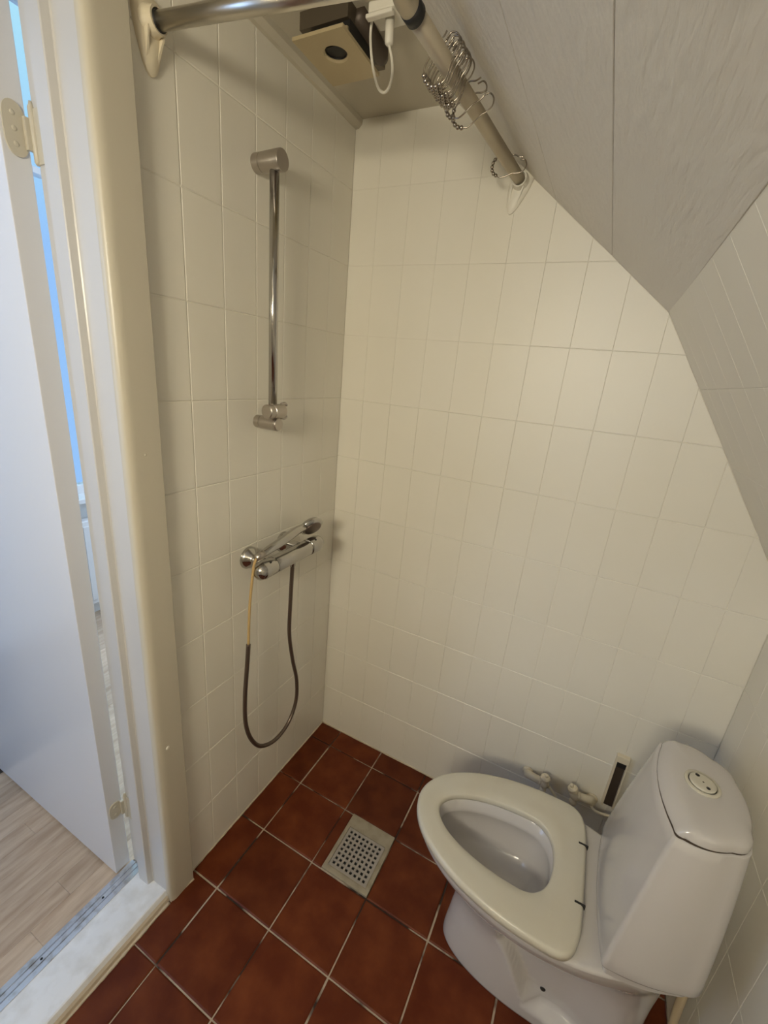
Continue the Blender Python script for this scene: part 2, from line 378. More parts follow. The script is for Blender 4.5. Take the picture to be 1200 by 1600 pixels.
mb = MB(); mb.box((-0.165, -1.62, 0), (-0.002, -1.60, 2.06)); mb.box((-0.165, -1.62, 2.03), (-0.002, -0.757, 2.06)); mb.box((-0.002, -1.67, 0), (0.02, -1.60, 2.17)); mb.box((-0.002, -1.60, 2.05), (0.02, -0.7745, 2.12))
t = mb.build('trim_4', M['white_paint'], kind='structure'); t['label'] = 'white painted far door jamb and head'
# threshold
mb = MB(); sp = [(-0.160, 0.0), (0.004, 0.0), (0.006, 0.010), (0.000, 0.020), (-0.006, 0.029), (-0.010, 0.0305), (-0.118, 0.022), (-0.160, 0.013)]
mb.loft([[(p[0], yy, p[1]) for p in sp] for yy in (-1.60, -0.768)])
M['sill_paint'] = mat('white_sill_paint', (0.80, 0.80, 0.80), 0.35, bump=(60, 0.35, (1, 0.2, 1)), var=(25, (0.70, 0.69, 0.67), 0.45, 0.7))
sill = mb.build('trim_5', M['sill_paint'], kind='structure'); sill['label'] = 'worn white painted threshold board'; smooth_by_angle(sill, 25)
mb = MB(); cp = [(0.0, 0.0), (0.010, 0.0), (0.008, 0.006), (0.0065, 0.013), (0.001, 0.019)]
mb.loft([[(p[0], yy, p[1]) for p in cp] for yy in (-1.60, -0.7755)]); mb.build('caulk_bead', M['caulk'], sill)
sp = [(-0.176, 0.001), (-0.176, 0.005), (-0.172, 0.0125), (-0.154, 0.0185), (-0.153, 0.0155), (-0.150, 0.0155), (-0.149, 0.0195), (-0.137, 0.0225), (-0.136, 0.0195), (-0.1335, 0.0195), (-0.1325, 0.0235), (-0.119, 0.0245), (-0.118, 0.020), (-0.15, 0.010)]
mb = MB(); mb.loft([[(p[0], yy, p[1]) for p in sp] for yy in (-1.60, -0.764)]); strip = mb.build('metal_strip', M['alu_strip'], sill)
for yy in (-0.868, -1.02, -1.20):
    MB().lathe((-0.1435, yy, 0.0205), Z, [(0, 0.003), (0.0014, 0.003), (0.0018, 0.002)], 12).build('screw', M['dark'], strip, True)
# door leaf, opened square to the wall
door = struct('door_1'); door['label'] = 'white flat door leaf standing open into the hall'
MB().box((-0.99, -0.810, 0.010), (-0.177, -0.768, 2.04), 0.0015).build('leaf', M['door_paint'], door)
for k, zc in enumerate((1.832, 0.247)):
    hg = MB()
    hg.lathe((-0.1655, -0.7635, zc - 0.045), Z, [(0, 0.003), (0.004, 0.0055), (0.083, 0.0055), (0.087, 0.0035), (0.092, 0.0025)], 16)
    hinge = hg.build('hinge', M['trim_paint'], door, True)
    pl = []
    for i in range(24):
        a = 2 * math.pi * i / 24; pl.append((-0.7875 + 0.0175 * (1 if math.cos(a) > 0.2 else 0.98) * math.cos(a), zc + (0.040 if k == 0 else 0.028) * math.copysign(abs(math.sin(a)) ** 0.55, math.sin(a))))
    v, f = prism(pl, Vector((-0.1772, 0, 0)), Y, Z, X, 0.003); from_py('hinge_plate', v, f, M['trim_paint'], hinge)
    MB().box((-0.1742, -0.776, zc - 0.026), (-0.166, -0.762, zc + 0.022), 0.001).build('hinge_knuckle', M['trim_paint'], hinge)
    MB().box((-0.1650, -0.7645, zc - 0.044), (-0.135, -0.7620, zc + 0.036), 0.0008).build('hinge_plate', M['trim_paint'], hinge)
    for dz in (-0.022, 0.0, 0.022) if k == 0 else (-0.014, 0.014):
        MB().ball((-0.1742, -0.789, zc + dz), 0.0042, 10, (0.3, 1, 1)).build('screw', M['trim_paint'], hinge, True)

# ---- hall beyond the door
hf = struct('floor')
mb = MB(); mb.box((-1.62, -3.2, -0.05), (-0.165, 1.6, -0.004)); mb.build('subfloor', M['brown_dark'], hf)
PW = 0.066; x = -0.1765; row = 0
while x > -1.60:
    x0 = max(x - PW, -1.60); y = -2.1 + random.uniform(-0.5, 0)
    while y < 0.9:
        l = random.uniform(0.35, 0.62)
        if row < 10 or y > -1.0: tile_object('floor_plank', [(x0, y), (x, y), (x, y + l), (x0, y + l)], Vector((0, 0, 0)), X, Y, Z, M['wood'], hf, 0.0, -0.004, 0.00015, 0.0004, 0.0004)
        y += l
    x = x0; row += 1
mb = MB(); mb.box((-1.62, -3.2, -0.05), (-0.3, -2.1, 0.0)); mb.build('floor_edge', M['wood'], hf)
WX = -1.60
def window(name, y0, y1, z0, z1, transom):
    w_ = struct(name)
    fr = MB()
    for (a, b, c, d) in ((y0, y1, z0, z0 + 0.05), (y0, y1, z1 - 0.05, z1), (y0, y0 + 0.05, z0, z1), (y1 - 0.05, y1, z0, z1)):
        fr.box((WX - 0.07, a, c), (WX - 0.01, b, d))
    if transom: fr.box((WX - 0.07, y0, transom - 0.012), (WX - 0.01, y1, transom + 0.012))
    fr.build('window_frame', M['white_paint'], w_)
    MB().box((WX - 0.045, y0 + 0.05, z0 + 0.05), (WX - 0.041, y1 - 0.05, z1 - 0.05)).build('pane', M['glass'], w_)
    MB().box((WX - 0.01, y0 - 0.04, z0 - 0.02), (WX + 0.10, y1 + 0.04, z0 + 0.006), 0.003).build('window_sill', M['white_paint'], w_)
    return w_
window('window_1', -0.55, 0.75, 0.72, 2.82, 2.19)
mb = MB()
mb.box((WX - 0.1, -3.2, -0.05), (WX, -0.55, 2.95)); mb.box((WX - 0.1, 0.75, -0.05), (WX, 1.6, 2.95)); mb.box((WX - 0.1, -0.55, -0.05), (WX, 0.75, 0.70)); mb.box((WX - 0.1, -0.55, 2.82), (WX, 0.75, 2.95))
mb.build('wall_hall', M['grey_plaster'], kind='structure')
MB().box((-1.7, -3.3, -0.05), (-0.17, -3.2, 2.95)).build('wall_hall_near', M['grey_plaster'], kind='structure')
MB().box((-1.7, 1.5, -0.05), (-0.165, 1.6, 2.95)).build('wall_hall_far', M['grey_plaster'], kind='structure')
mb = MB(); mb.box((-0.165, 0.08, -0.05), (-0.10, 1.6, 2.95)); mb.box((-0.165, -3.3, -0.05), (-0.10, YF - 0.1, 2.95)); mb.box((-0.165, -3.2, 2.6), (-0.10, 1.6, 2.95))
mb.build('wall_hall_inner', M['grey_plaster'], kind='structure')
MB().box((-1.7, -3.3, 2.95), (-0.10, 1.6, 3.0)).build('ceiling', M['grey_plaster'], kind='structure')
rad = thing('radiator', (WX + 0.06, 0.1, 0.12), 'white panel radiator under the hall window seen through the door gap', 'radiator')
MB().box((WX + 0.035, -0.45, 0.10), (WX + 0.085, 0.65, 0.60), 0.006).build('panel', M['white_paint'], rad)
for i in range(16):
    MB().box((WX + 0.085, -0.42 + i * 0.067, 0.13), (WX + 0.092, -0.39 + i * 0.067, 0.57), 0.002).build('rib', M['white_paint'], rad)
MB().box((WX + 0.001, -0.3, 0.3), (WX + 0.0355, -0.26, 0.5)).build('bracket', M['white_paint'], rad)

# ============================================================ SHOWER THINGS
# ---- curtain rod
A = Vector((0.022, -0.653, 2.009)); B = Vector((0.438, -0.617, 1.992)); Cc = Vector((0.497, -0.018, 1.980))
rod = thing('shower_curtain_rod', A, 'angled grey metal shower curtain rod running from left wall to back wall under the ceiling', 'curtain rod')
def rodx(y): t = (y - B.y) / (Cc.y - B.y); return B.lerp(Cc, t)
elb = [B.lerp(A, 0.10), B.lerp(A, 0.05), B + Vector((0.004, 0.004, 0)), B.lerp(Cc, 0.05), B.lerp(Cc, 0.09)]
MB().tube([A, B.lerp(A, 0.08)], 0.0125, 24).build('pipe', M['rod'], rod, True)
o = MB().tube([B.lerp(Cc, 0.07), Cc + Vector((0.001, 0.012, 0))], 0.0135, 24).build('pipe', M['dull_rod'], rod, True); o['label'] = 'dull beige painted length of the rod'
MB().tube(spline(elb, 6), 0.0150, 24).build('elbow', M['dull_rod'], rod, True)
MB().tube([B.lerp(Cc, 0.075), B.lerp(Cc, 0.105)], 0.0158, 24).build('collar', M['dark'], rod, True)
def flange(base, n, up, side):
    """leaf shaped wall plate with a socket and two ribs; n points away from the wall"""
    base, n, up, side = map(Vector, (base, n, up, side)); mbf = MB()
    out = [(0.0, 0.036), (0.018, 0.034), (0.028, 0.020), (0.028, 0.0), (0.024, -0.022), (0.015, -0.052), (0.008, -0.066), (0.0, -0.071)]
    out += [(-a, b) for a, b in reversed(out[1:-1])]
    P = [Vector((a, b, 0)) for a, b in out]; P = spline(P + [P[0]], 3)[:-1]
    rr = []
    for h, s in ((0, 1.0), (0.004, 1.0), (0.007, 0.90), (0.011, 0.60)):
        rr.append([base + n * h + side * (q.x * s) + up * (q.y * s) for q in P])
    mbf.loft(rr); mbf.lathe(base + n * 0.004, n, [(0, 0.024), (0.012, 0.019), (0.022, 0.018), (0.022, 0.0145), (0.014, 0.0140)], 28, True, True, up=up)
    o = mbf.build('wall_flange', M['cream_plastic'], rod); smooth_by_angle(o, 45)
    for sg in (-1, 1):
        r1 = MB(); r1.loft([[base + side * (sg * 0.013) + n * 0.02 + up * (-0.012), base + side * (sg * 0.016) + n * 0.02 + up * (-0.012), base + side * (sg * 0.010) + n * 0.004 + up * (-0.060), base + side * (sg * 0.006) + n * 0.004 + up * (-0.060)],
                            [base + side * (sg * 0.013) + up * (-0.012), base + side * (sg * 0.016) + up * (-0.012), base + side * (sg * 0.010) + up * (-0.060), base + side * (sg * 0.006) + up * (-0.060)]])
        r1.build('rib', M['cream_plastic'], o)
    return o
flange((0.0, -0.656, 2.010), (1, 0.12, 0), Z, Y)
_f = flange((0.498, 0.0, 1.980), (0, -1, 0), (0.25, 0, 0.97), (0.97, 0, -0.25)); _f.data.materials[0] = M['tile_paint']
for _c in _f.children: _c.data.materials[0] = M['tile_paint']
MB().tube([A, A + (B - A).normalized() * 0.006], 0.0142, 24).build('gasket', M['dark'], rod, True)

# ---- curtain rings
def ring_parts(name, label, y, tilt, yaw=0.0, drop=0.0, flip=1, sc=1.0, group='metal curtain rings on the rod'):
    c = rodx(y); r = thing(name, c, label, 'curtain ring', group)
    ct, st = math.cos(tilt), math.sin(tilt)
    def W(p):
        a, b = p[0] * flip * sc, p[1] * sc + drop; d = p[2] if len(p) > 2 else 0
        x_, z_ = a * ct - b * st, a * st + b * ct
        return c + Vector((x_ * math.cos(yaw) , d + x_ * math.sin(yaw), z_))
    low = [(-.030, -.019), (-.020, -.0235), (-.006, -.021), (.008, -.0165), (.020, -.0165), (.031, -.013), (.037, -.003), (.033, .008), (.022, .010)]
    top = [(-.035, .010), (-.026, .0165), (-.012, .0178), (.000, .0166), (.010, .017), (.020, .0125), (.030, .012)]
    MB().tube(spline([W((a, b, 0.004)) for a, b in low], 6), 0.00135, 8).build('wire', M['wire'], r, True)
    MB().tube(spline([W((a, b, -0.002)) for a, b in top], 6), 0.00135, 8).build('wire', M['wire'], r, True)
    bd = [(-.035, .010), (-.039, .004), (-.0405, -.003), (-.0395, -.010), (-.036, -.0155), (-.030, -.019)]
    mbb = MB()
    for i, (a, b) in enumerate(bd): mbb.ball(W((a, b, -0.002 + 0.006 * i / 5)), 0.0041, 10)
    mbb.build('roller_beads', M['wire'], r, True)
    return r
ring_parts('curtain_ring', 'single curtain ring hanging nearest the back wall end of the rod', -0.098, 0.0, 0.1)
ring_parts('curtain_ring', 'curtain ring with open hook hanging alone just past the bunched rings', -0.328, 0.42, 0.15)
ring_parts('curtain_ring', 'topmost hooked ring of the bunch, its hook reaching right beside the rod', -0.362, 0.30, -0.1)
BUNCH = ['lowest ring of the tight bunch, next to the two loose hooked rings',
         'second ring of the tight bunch counting up from the loose hooked rings',
         'third ring of the tight bunch counting up from the loose hooked rings',
         'fourth ring of the tight bunch, just below its middle',
         'fifth ring of the tight bunch, just above its middle',
         'third ring of the tight bunch counting down from the rod corner',
         'second ring of the tight bunch counting down from the rod corner',
         'topmost ring of the tight bunch, nearest the rod corner']
for i in range(8):
    ring_parts('curtain_ring', BUNCH[i], -0.408 - 0.0085 * i, 0.92 + 0.10 * math.sin(i * 2.1), 0.10 * math.cos(i * 1.7), group='bunched curtain rings near the rod corner', sc=0.95)

# ---- extractor fan
fan = thing('extractor_fan', (0.165, -0.335, H), 'square brass-coloured extractor fan cover with round hole under the ceiling', 'fan')
mb = MB(); mb.box((0.090, -0.374, 2.141), (0.205, -0.215, H)); mb.build('fan_body', M['fan_body'], fan)
MB().box((0.112, -0.366, 2.1065), (0.206, -0.280, 2.142)).build('shadow_gap_block', M['dark'], fan)  # black block painting the shadow between cover plate and fan body
MB().lathe((0.205, -0.30, 2.160), (0, 1, -0.1), [(-0.045, 0.019), (0.06, 0.019), (0.075, 0.012)], 24).build('motor_housing', M['brown_dark'], fan, True)
# plate with a real hole
def plate_with_hole(x0, x1, y0, y1, z0, z1, cx, cy, r, n=48):
    mbb = MB(); rings = []
    def sq(a):
        c, s = math.cos(a), math.sin(a); k = min(((x1 - cx) if c > 0 else (cx - x0)) / max(abs(c), 1e-6), ((y1 - cy) if s > 0 else (cy - y0)) / max(abs(s), 1e-6)); return cx + c * k, cy + s * k
    angs = sorted(set([2 * math.pi * i / n for i in range(n)] + [math.atan2(yy - cy, xx - cx) % (2 * math.pi) for xx in (x0, x1) for yy in (y0, y1)]))
    outer = [sq(a) for a in angs]; inner = [(cx + r * math.cos(a), cy + r * math.sin(a)) for a in angs]
    mbb.loft([[(p[0], p[1], z1) for p in inner], [(p[0], p[1], z1) for p in outer], [(p[0], p[1], z0) for p in outer], [(cx + (p[0] - cx) * 1.12, cy + (p[1] - cy) * 1.12, z0) for p in inner], [(p[0], p[1], z0 + 0.003) for p in inner], [(p[0], p[1], z1) for p in inner]], False, False)
    return mbb
PZ = 2.100
plate_with_hole(0.104, 0.222, -0.414, -0.268, PZ, PZ + 0.006, 0.168, -0.354, 0.0225).build('cover_plate', M['plate'], fan)
MB().lathe((0.168, -0.354, PZ + 0.004), Z, [(0, 0.0215), (0.022, 0.0215), (0.022, 0.018), (0.004, 0.0185)], 32, False, False).build('duct_ring', M['dark'], fan, True)
MB().lathe((0.168, -0.354, PZ + 0.020), Z, [(0, 0.0205), (0.002, 0.0205)], 32).build('damper', M['brown_dark'], fan, True)
for (a, b) in ((0.112, -0.368), (0.200, -0.368), (0.200, -0.28)):
    MB().lathe((a, b, PZ + 0.005), Z, [(0, 0.004), (0.025, 0.004)], 12).build('spacer', M['plate'], fan, True)
# ---- ceiling connector with its loop of cord
con = thing('cable_connector', (0.265, -0.335, H), 'small white plastic ceiling connector with looped white cord beside the fan', 'connector')
MB().box((0.236, -0.352, 2.152), (0.296, -0.300, H), 0.003).build('base', M['white_plastic'], con)
MB().box((0.234, -0.357, 2.142), (0.292, -0.344, 2.149), 0.002).build('lip', M['white_plastic'], con)
MB().lathe((0.274, -0.33, 2.152), (0.03, 0.02, -1), [(0, 0.009), (0.040, 0.0085), (0.044, 0.004)], 20).build('plug', M['white_plastic'], con, True)
MB().tube(spline([(0.2750, -0.329, 2.112), (0.285, -0.33, 2.085), (0.288, -0.33, 2.062), (0.283, -0.33, 2.042), (0.272, -0.33, 2.035), (0.258, -0.33, 2.045), (0.245, -0.33, 2.073), (0.236, -0.33, 2.105), (0.232, -0.33, 2.137), (0.238, -0.335, 2.160)], 8), 0.0027, 10).build('cord', M['white_plastic'], con, True)

# ---- hand shower slide rail
rail = thing('slide_rail', (0.0, -0.41, 1.35), 'upright satin chrome shower slide rail on the left tiled wall', 'shower rail')
RX, RY = 0.052, -0.402
MB().tube([(RX, RY, 1.345), (RX, RY, 1.90)], 0.0108, 24).build('tube', M['chrome'], rail, True)
o = MB().lathe((0.0, RY, 1.913), X, [(0, 0.0195), (0.018, 0.0195), (0.0185, 0.0185), (0.020, 0.0185), (0.0205, 0.0200), (0.072, 0.0215), (0.0745, 0.0205)], 32).build('wall_bracket', M['satin'], rail); smooth_by_angle(o)
o = MB().lathe((0.0, RY, 1.345), X, [(0, 0.0165), (0.016, 0.0165), (0.0165, 0.0155), (0.018, 0.0155), (0.0185, 0.0175), (0.067, 0.0175), (0.068, 0.0165), (0.071, 0.0165), (0.073, 0.0150)], 32).build('wall_bracket', M['satin'], rail); smooth_by_angle(o)
sl = MB(); sl.lathe((RX + 0.013, RY - 0.038, 1.378), (0, 1, 0), [(0, 0.0150), (0.002, 0.0175), (0.016, 0.0178), (0.017, 0.0165), (0.019, 0.0165), (0.020, 0.0180), (0.058, 0.0180), (0.060, 0.0165)], 32)
o = sl.build('slider', M['satin'], rail); smooth_by_angle(o)
for sg in (-1, 1):
    MB().tube(spline([(RX + 0.013, RY + 0.018, 1.378 + sg * 0.017), (RX + 0.014, RY + 0.030, 1.378 + sg * 0.019), (RX + 0.015, RY + 0.038, 1.378 + sg * 0.013)], 5), [0.004] * 10 + [0.002], 10).build('holder_prong', M['satin'], o, True)

# ---- thermostatic mixer
mix = thing('shower_mixer', (0.0, -0.34, 0.95), 'chrome thermostatic bar mixer with round end knobs on the left wall', 'mixer tap')
MX, MZ = 0.072, 0.951
def sqr(y, rx, rz, n=32, e=0.85):
    return [(MX + rx * math.copysign(abs(math.cos(t)) ** e, math.cos(t)), y, MZ + rz * math.copysign(abs(math.sin(t)) ** e, math.sin(t))) for t in [2 * math.pi * i / n for i in range(n)]]
o = MB().loft([sqr(-0.418, 0.0235, 0.0225), sqr(-0.416, 0.0245, 0.0235), sqr(-0.262, 0.0245, 0.0235), sqr(-0.260, 0.0235, 0.0225)]).build('body', M['chrome'], mix); smooth_by_angle(o)
for ya, yb in ((-0.4195, -0.487), (-0.2585, -0.196)):
    s = 1 if yb > ya else -1
    o = MB().lathe((MX, ya, MZ), (0, s, 0), [(0, 0.0245), (0.002, 0.0262), (0.045, 0.0262), (0.058, 0.0225), (0.066, 0.0135), (0.069, 0.004)], 32).build('knob', M['chrome'], mix); smooth_by_angle(o, 50)
    MB().ball((MX + 0.013, ya + s * 0.024, MZ + 0.0225), 0.0042, 12, (1, 1, 0.6)).build('indicator_dot', M['dark'], o, True)
for yy in (-0.440, -0.290):
    o = MB().lathe((0.0, yy, 0.962), X, [(0, 0.033), (0.003, 0.033), (0.012, 0.028), (0.022, 0.018), (0.030, 0.015), (0.060, 0.014)], 36).build('wall_escutcheon', M['chrome'], mix); smooth_by_angle(o, 40)
MB().lathe((0.066, -0.323, 0.930), -Z, [(0, 0.010), (0.010, 0.010), (0.011, 0.0085), (0.020, 0.0085)], 24).build('hose_outlet', M['chrome'], mix, True)

# ---- hand shower lying on the mixer
hs = thing('hand_shower', (0.075, -0.35, 0.98), 'chrome hand shower lying along the top of the bar mixer', 'shower head')
hp = [(0.070, -0.462, 0.998), (0.071, -0.440, 1.003), (0.073, -0.400, 1.010), (0.073, -0.355, 1.018), (0.068, -0.310, 1.022), (0.060, -0.265, 1.019)]
pth = spline(hp, 6); rs = [0.0095 + 0.004 * math.sin(math.pi * i / (len(pth) - 1) * 0.8) for i in range(len(pth))]
MB().tube(pth, rs, 20).build('handle', M['chrome'], hs, True)
MB().tube([(0.0695, -0.484, 0.994), (0.070, -0.456, 1.000)], [0.0085, 0.0105], 16).build('hose_nut', M['satin'], hs, True)
def disc(c, ax, pr, sy, up): return MB().lathe(c, ax, pr, 40, up=up, sy=sy)
hax = Vector((0.82, -0.22, -0.50)).normalized(); hc0 = Vector((0.062, -0.230, 1.014))
o = disc(hc0, -hax, [(-0.012, 0.030), (-0.006, 0.041), (0.0, 0.042), (0.008, 0.036), (0.013, 0.022), (0.014, 0.006)], 0.86, (0, 1, 0)).build('head', M['chrome'], hs, True)
disc(hc0 + hax * 0.0115, hax, [(0, 0.031), (0.003, 0.030), (0.004, 0.026)], 0.86, (0, 1, 0)).build('spray_plate', M['hose'], hs, True)

# ---- shower hose hanging in a loop
hose = thing('shower_hose', (0.06, -0.4, 0.30), 'dark ribbed shower hose hanging in a loop below the mixer, amber inner tube bare', 'hose')
hp = [(0.066, -0.323, 0.912), (0.062, -0.324, 0.783), (0.060, -0.323, 0.665), (0.060, -0.303, 0.552), (0.060, -0.277, 0.448), (0.060, -0.278, 0.356), (0.060, -0.319, 0.292), (0.060, -0.386, 0.277), (0.060, -0.454, 0.312), (0.060, -0.497, 0.378), (0.060, -0.520, 0.461), (0.060, -0.521, 0.557), (0.060, -0.511, 0.664), (0.060, -0.505, 0.732)]
pt = spline(hp, 34)
MB().tube(pt, [0.0062 + (0.0005 if i % 2 else -0.0003) for i in range(len(pt))], 12).build('metal_sheath', M['hose'], hose, True)
MB().tube(spline([(0.060, -0.505, 0.728), (0.060, -0.499, 0.847), (0.062, -0.490, 0.933), (0.066, -0.487, 0.975), (0.0690, -0.482, 0.994)], 8), 0.0038, 10).build('inner_tube', M['inner_hose'], hose, True)

# ============================================================ FLOOR DRAIN
dr = thing('floor_drain', ((DR[0] + DR[1]) / 2, (DR[2] + DR[3]) / 2, 0), 'square grey floor drain grate in a beige frame among terracotta tiles', 'drain')
GX0, GX1, GY0, GY1 = 0.347, 0.4830, -0.4655, -0.3300
mb = MB()
mb.box((DR[0], DR[2], -0.004), (DR[1], GY0 - 0.0015, 0.0035), 0.001); mb.box((DR[0], GY1 + 0.0015, -0.004), (DR[1], DR[3], 0.0035), 0.001)
mb.box((DR[0], DR[2] + .003, -0.004), (GX0 - 0.0015, DR[3] - .003, 0.0034), 0.001); mb.box((GX1 + 0.0015, DR[2] + .003, -0.004), (DR[1], DR[3] - .003, 0.0034), 0.001)
mb.build('frame', M['drain_frame'], dr)
mb = MB()
for (a, b) in (((GX0 - .002, GY0 - .002), (GX1 + .002, GY0)), ((GX0 - .002, GY1), (GX1 + .002, GY1 + .002)), ((GX0 - .002, GY0), (GX0, GY1)), ((GX1, GY0), (GX1 + .002, GY1))):
    mb.box((a[0], a[1], 0.0), (b[0], b[1], 0.0050))
mb.build('inner_rim', M['drain_frame'], dr)
mb = MB(); n = 8; px = (GX1 - GX0 - 0.012) / n; hw = px * 0.27
xsg = [GX0 + 0.0008]; ysg = [GY0 + 0.0008]
for i in range(n):
    cx = GX0 + 0.006 + px * (i + .5); cy = GY0 + 0.006 + px * (i + .5); xsg += [cx - hw, cx + hw]; ysg += [cy - hw, cy + hw]
xsg.append(GX1 - 0.0008); ysg.append(GY1 - 0.0008)
nx = len(xsg); ny = len(ysg); V_ = [(a, b, 0.0030) for a in xsg for b in ysg] + [(a, b, -0.0005) for a in xsg for b in ysg]; F_ = []
solid = lambda i, j: 0 <= i < nx - 1 and 0 <= j < ny - 1 and not (i % 2 == 1 and j % 2 == 1)
for i in range(nx - 1):
    for j in range(ny - 1):
        if not solid(i, j): continue
        q = [i * ny + j, (i + 1) * ny + j, (i + 1) * ny + j + 1, i * ny + j + 1]; F_.append(tuple(q)); F_.append(tuple(k + nx * ny for k in reversed(q)))
        for (di, dj, e) in ((-1, 0, (3, 0)), (1, 0, (1, 2)), (0, -1, (0, 1)), (0, 1, (2, 3))):
            if not solid(i + di, j + dj): F_.append((q[e[0]], q[e[1]], q[e[1]] + nx * ny, q[e[0]] + nx * ny))
from_py('grate', V_, F_, M['grate'], dr)
MB().box((GX0 - .001, GY0 - .001, -0.0034), (GX1 + .001, GY1 + .001, -0.0030)).build('drain_bottom', M['dark'], dr)

# ============================================================ TOILET
CY = -0.42
wc = thing('toilet', (0.95, CY, 0), 'white ceramic close-coupled toilet with ivory seat standing beside the low right wall', 'toilet')
def egg(z, xf, xw, xb, hw, nf=2.0, nb=2.0, cy=CY, n=176):
    out = []
    for i in range(n):
        t = 2 * math.pi * i / n; c, s = math.cos(t), math.sin(t); e = nf if c < 0 else nb
        L_ = (xw - xf) if c < 0 else (xb - xw)
        out.append(Vector((xw + math.copysign(abs(c) ** (2 / e), c) * L_, cy + hw * math.copysign(abs(s) ** (2 / e), s), z)))
    return out
def interp(keys, z):
    for i in range(len(keys) - 1):
        a, b = keys[i], keys[i + 1]
        if a[0] <= z <= b[0]:
            t = (z - a[0]) / (b[0] - a[0]); p = keys[max(i - 1, 0)]; q = keys[min(i + 2, len(keys) - 1)]; r = []
            for k in range(1, len(a)):
                da = (b[k] - p[k]) / (b[0] - p[0]) * (b[0] - a[0]); db = (q[k] - a[k]) / (q[0] - a[0]) * (b[0] - a[0])
                r.append((2 * t ** 3 - 3 * t * t + 1) * a[k] + (t ** 3 - 2 * t * t + t) * da + (-2 * t ** 3 + 3 * t * t) * b[k] + (t ** 3 - t * t) * db)
            return r
    return list(keys[-1][1:])
#        z      xf     xw     xb     hw     nf   nb
keys = [(0.000, 0.722, 0.960, 1.205, 0.088, 2.1, 3.6), (0.030, 0.723, 0.955, 1.203, 0.088, 2.1, 3.6), (0.100, 0.730, 0.950, 1.200, 0.088, 2.1, 3.4),
        (0.180, 0.735, 0.945, 1.200, 0.090, 2.1, 3.2), (0.240, 0.722, 0.935, 1.203, 0.101, 2.1, 2.8), (0.300, 0.678, 0.925, 1.208, 0.128, 2.05, 2.3),
        (0.350, 0.630, 0.920, 1.215, 0.160, 2.0, 2.0), (0.380, 0.608, 0.920, 1.220, 0.172, 2.0, 1.9), (0.400, 0.603, 0.920, 1.222, 0.175, 2.0, 1.9)]
sm = lambda a, b, x: (lambda t: t * t * (3 - 2 * t))(min(1, max(0, (x - a) / (b - a))))
rings = []
for k in range(101):
    z = 0.40 * k / 100; ring = egg(z, *interp(keys, z))
    for q in ring:
        # sculpted hollow in each flank
        zb = 0.205 - 0.165 * sm(0.86, 0.985, q.x)
        m_ = sm(zb - 0.010, zb + 0.016, q.z) * sm(0.855, 0.892, q.x) * (1 - sm(1.03, 1.15, q.x)) * (1 - sm(0.27, 0.36, q.z))
        s = abs(q.y - CY)
        if s > 0.02: q.y -= math.copysign(0.034 * m_ * sm(0.02, 0.06, s), q.y - CY)
    rings.append(ring)
rings.append(egg(0.4055, 0.6065, 0.92, 1.218, 0.1715, 2.0, 1.9)); rings.append(egg(0.407, 0.613, 0.92, 1.21, 0.165, 2.0, 1.9))
hc = -0.425
rings.append(egg(0.407, 0.645, 0.87, 0.950, 0.104, 2.0, 2.3, hc)); rings.append(egg(0.404, 0.652, 0.87, 0.945, 0.098, 2, 2.3, hc))
rings.append(egg(0.380, 0.657, 0.868, 0.942, 0.092, 2, 2.3, hc)); rings.append(egg(0.375, 0.661, 0.868, 0.940, 0.089, 2, 2.3, hc)); rings.append(egg(0.368, 0.657, 0.868, 0.943, 0.093, 2, 2.3, hc))
rings.append(egg(0.34, 0.664, 0.865, 0.937, 0.090, 2, 2.2, hc)); rings.append(egg(0.305, 0.674, 0.86, 0.930, 0.084, 2, 2.2, hc)); rings.append(egg(0.288, 0.695, 0.855, 0.918, 0.070, 2, 2.1, hc)); rings.append(egg(0.272, 0.76, 0.85, 0.89, 0.040, 2, 2, hc)); rings.append(egg(0.270, 0.81, 0.85, 0.87, 0.015, 2, 2, hc))
pan = MB().loft(rings).build('pan', M['ceramic'], wc, True)
for (x_, z_, r_, mm) in ((0.932, 0.088, 0.0065, 'ceramic'), (0.990, 0.085, 0.0065, 'dark')):
    MB().lathe((x_, CY - 0.0805 + (0.026 if mm == 'dark' else 0.012), z_), (0, -1, 0.25), [(-0.02, r_), (0.0, r_), (0.002, r_ * 0.6)], 20).build('screw_cap' if mm == 'ceramic' else 'screw_hole', M[mm], pan, True)
# seat
st = []
for (z, d) in ((0.409, 0.003), (0.411, 0.0), (0.424, 0.0), (0.429, 0.003), (0.4310, 0.008)):
    st.append(egg(z, 0.594 + d, 0.92, 1.010 - d, 0.1825 - d, 2.0, 4.6))
O_ = st[-1]; I_ = egg(0.4285, 0.650, 0.872, 0.944, 0.0975, 2.0, 2.3, hc)
for t in (0.35, 0.7): st.append([a.lerp(b, t) for a, b in zip(O_, I_)])
st.append(I_); st.append(egg(0.4255, 0.6535, 0.872, 0.941, 0.0945, 2.0, 2.3, hc)); st.append(egg(0.415, 0.655, 0.872, 0.940, 0.093, 2.0, 2.3, hc)); st.append(egg(0.409, 0.652, 0.872, 0.943, 0.096, 2.0, 2.3, hc))
st.append([p.copy() for p in st[0]])
seat = MB().loft(st, False, False).build('seat', M['seat'], wc, True)
for yy in (-0.340, -0.483):
    MB().box((0.990, yy - 0.0022, 0.4200), (1.0125, yy + 0.0022, 0.4322), 0.0008).build('hinge_slot', M['dark'], seat)
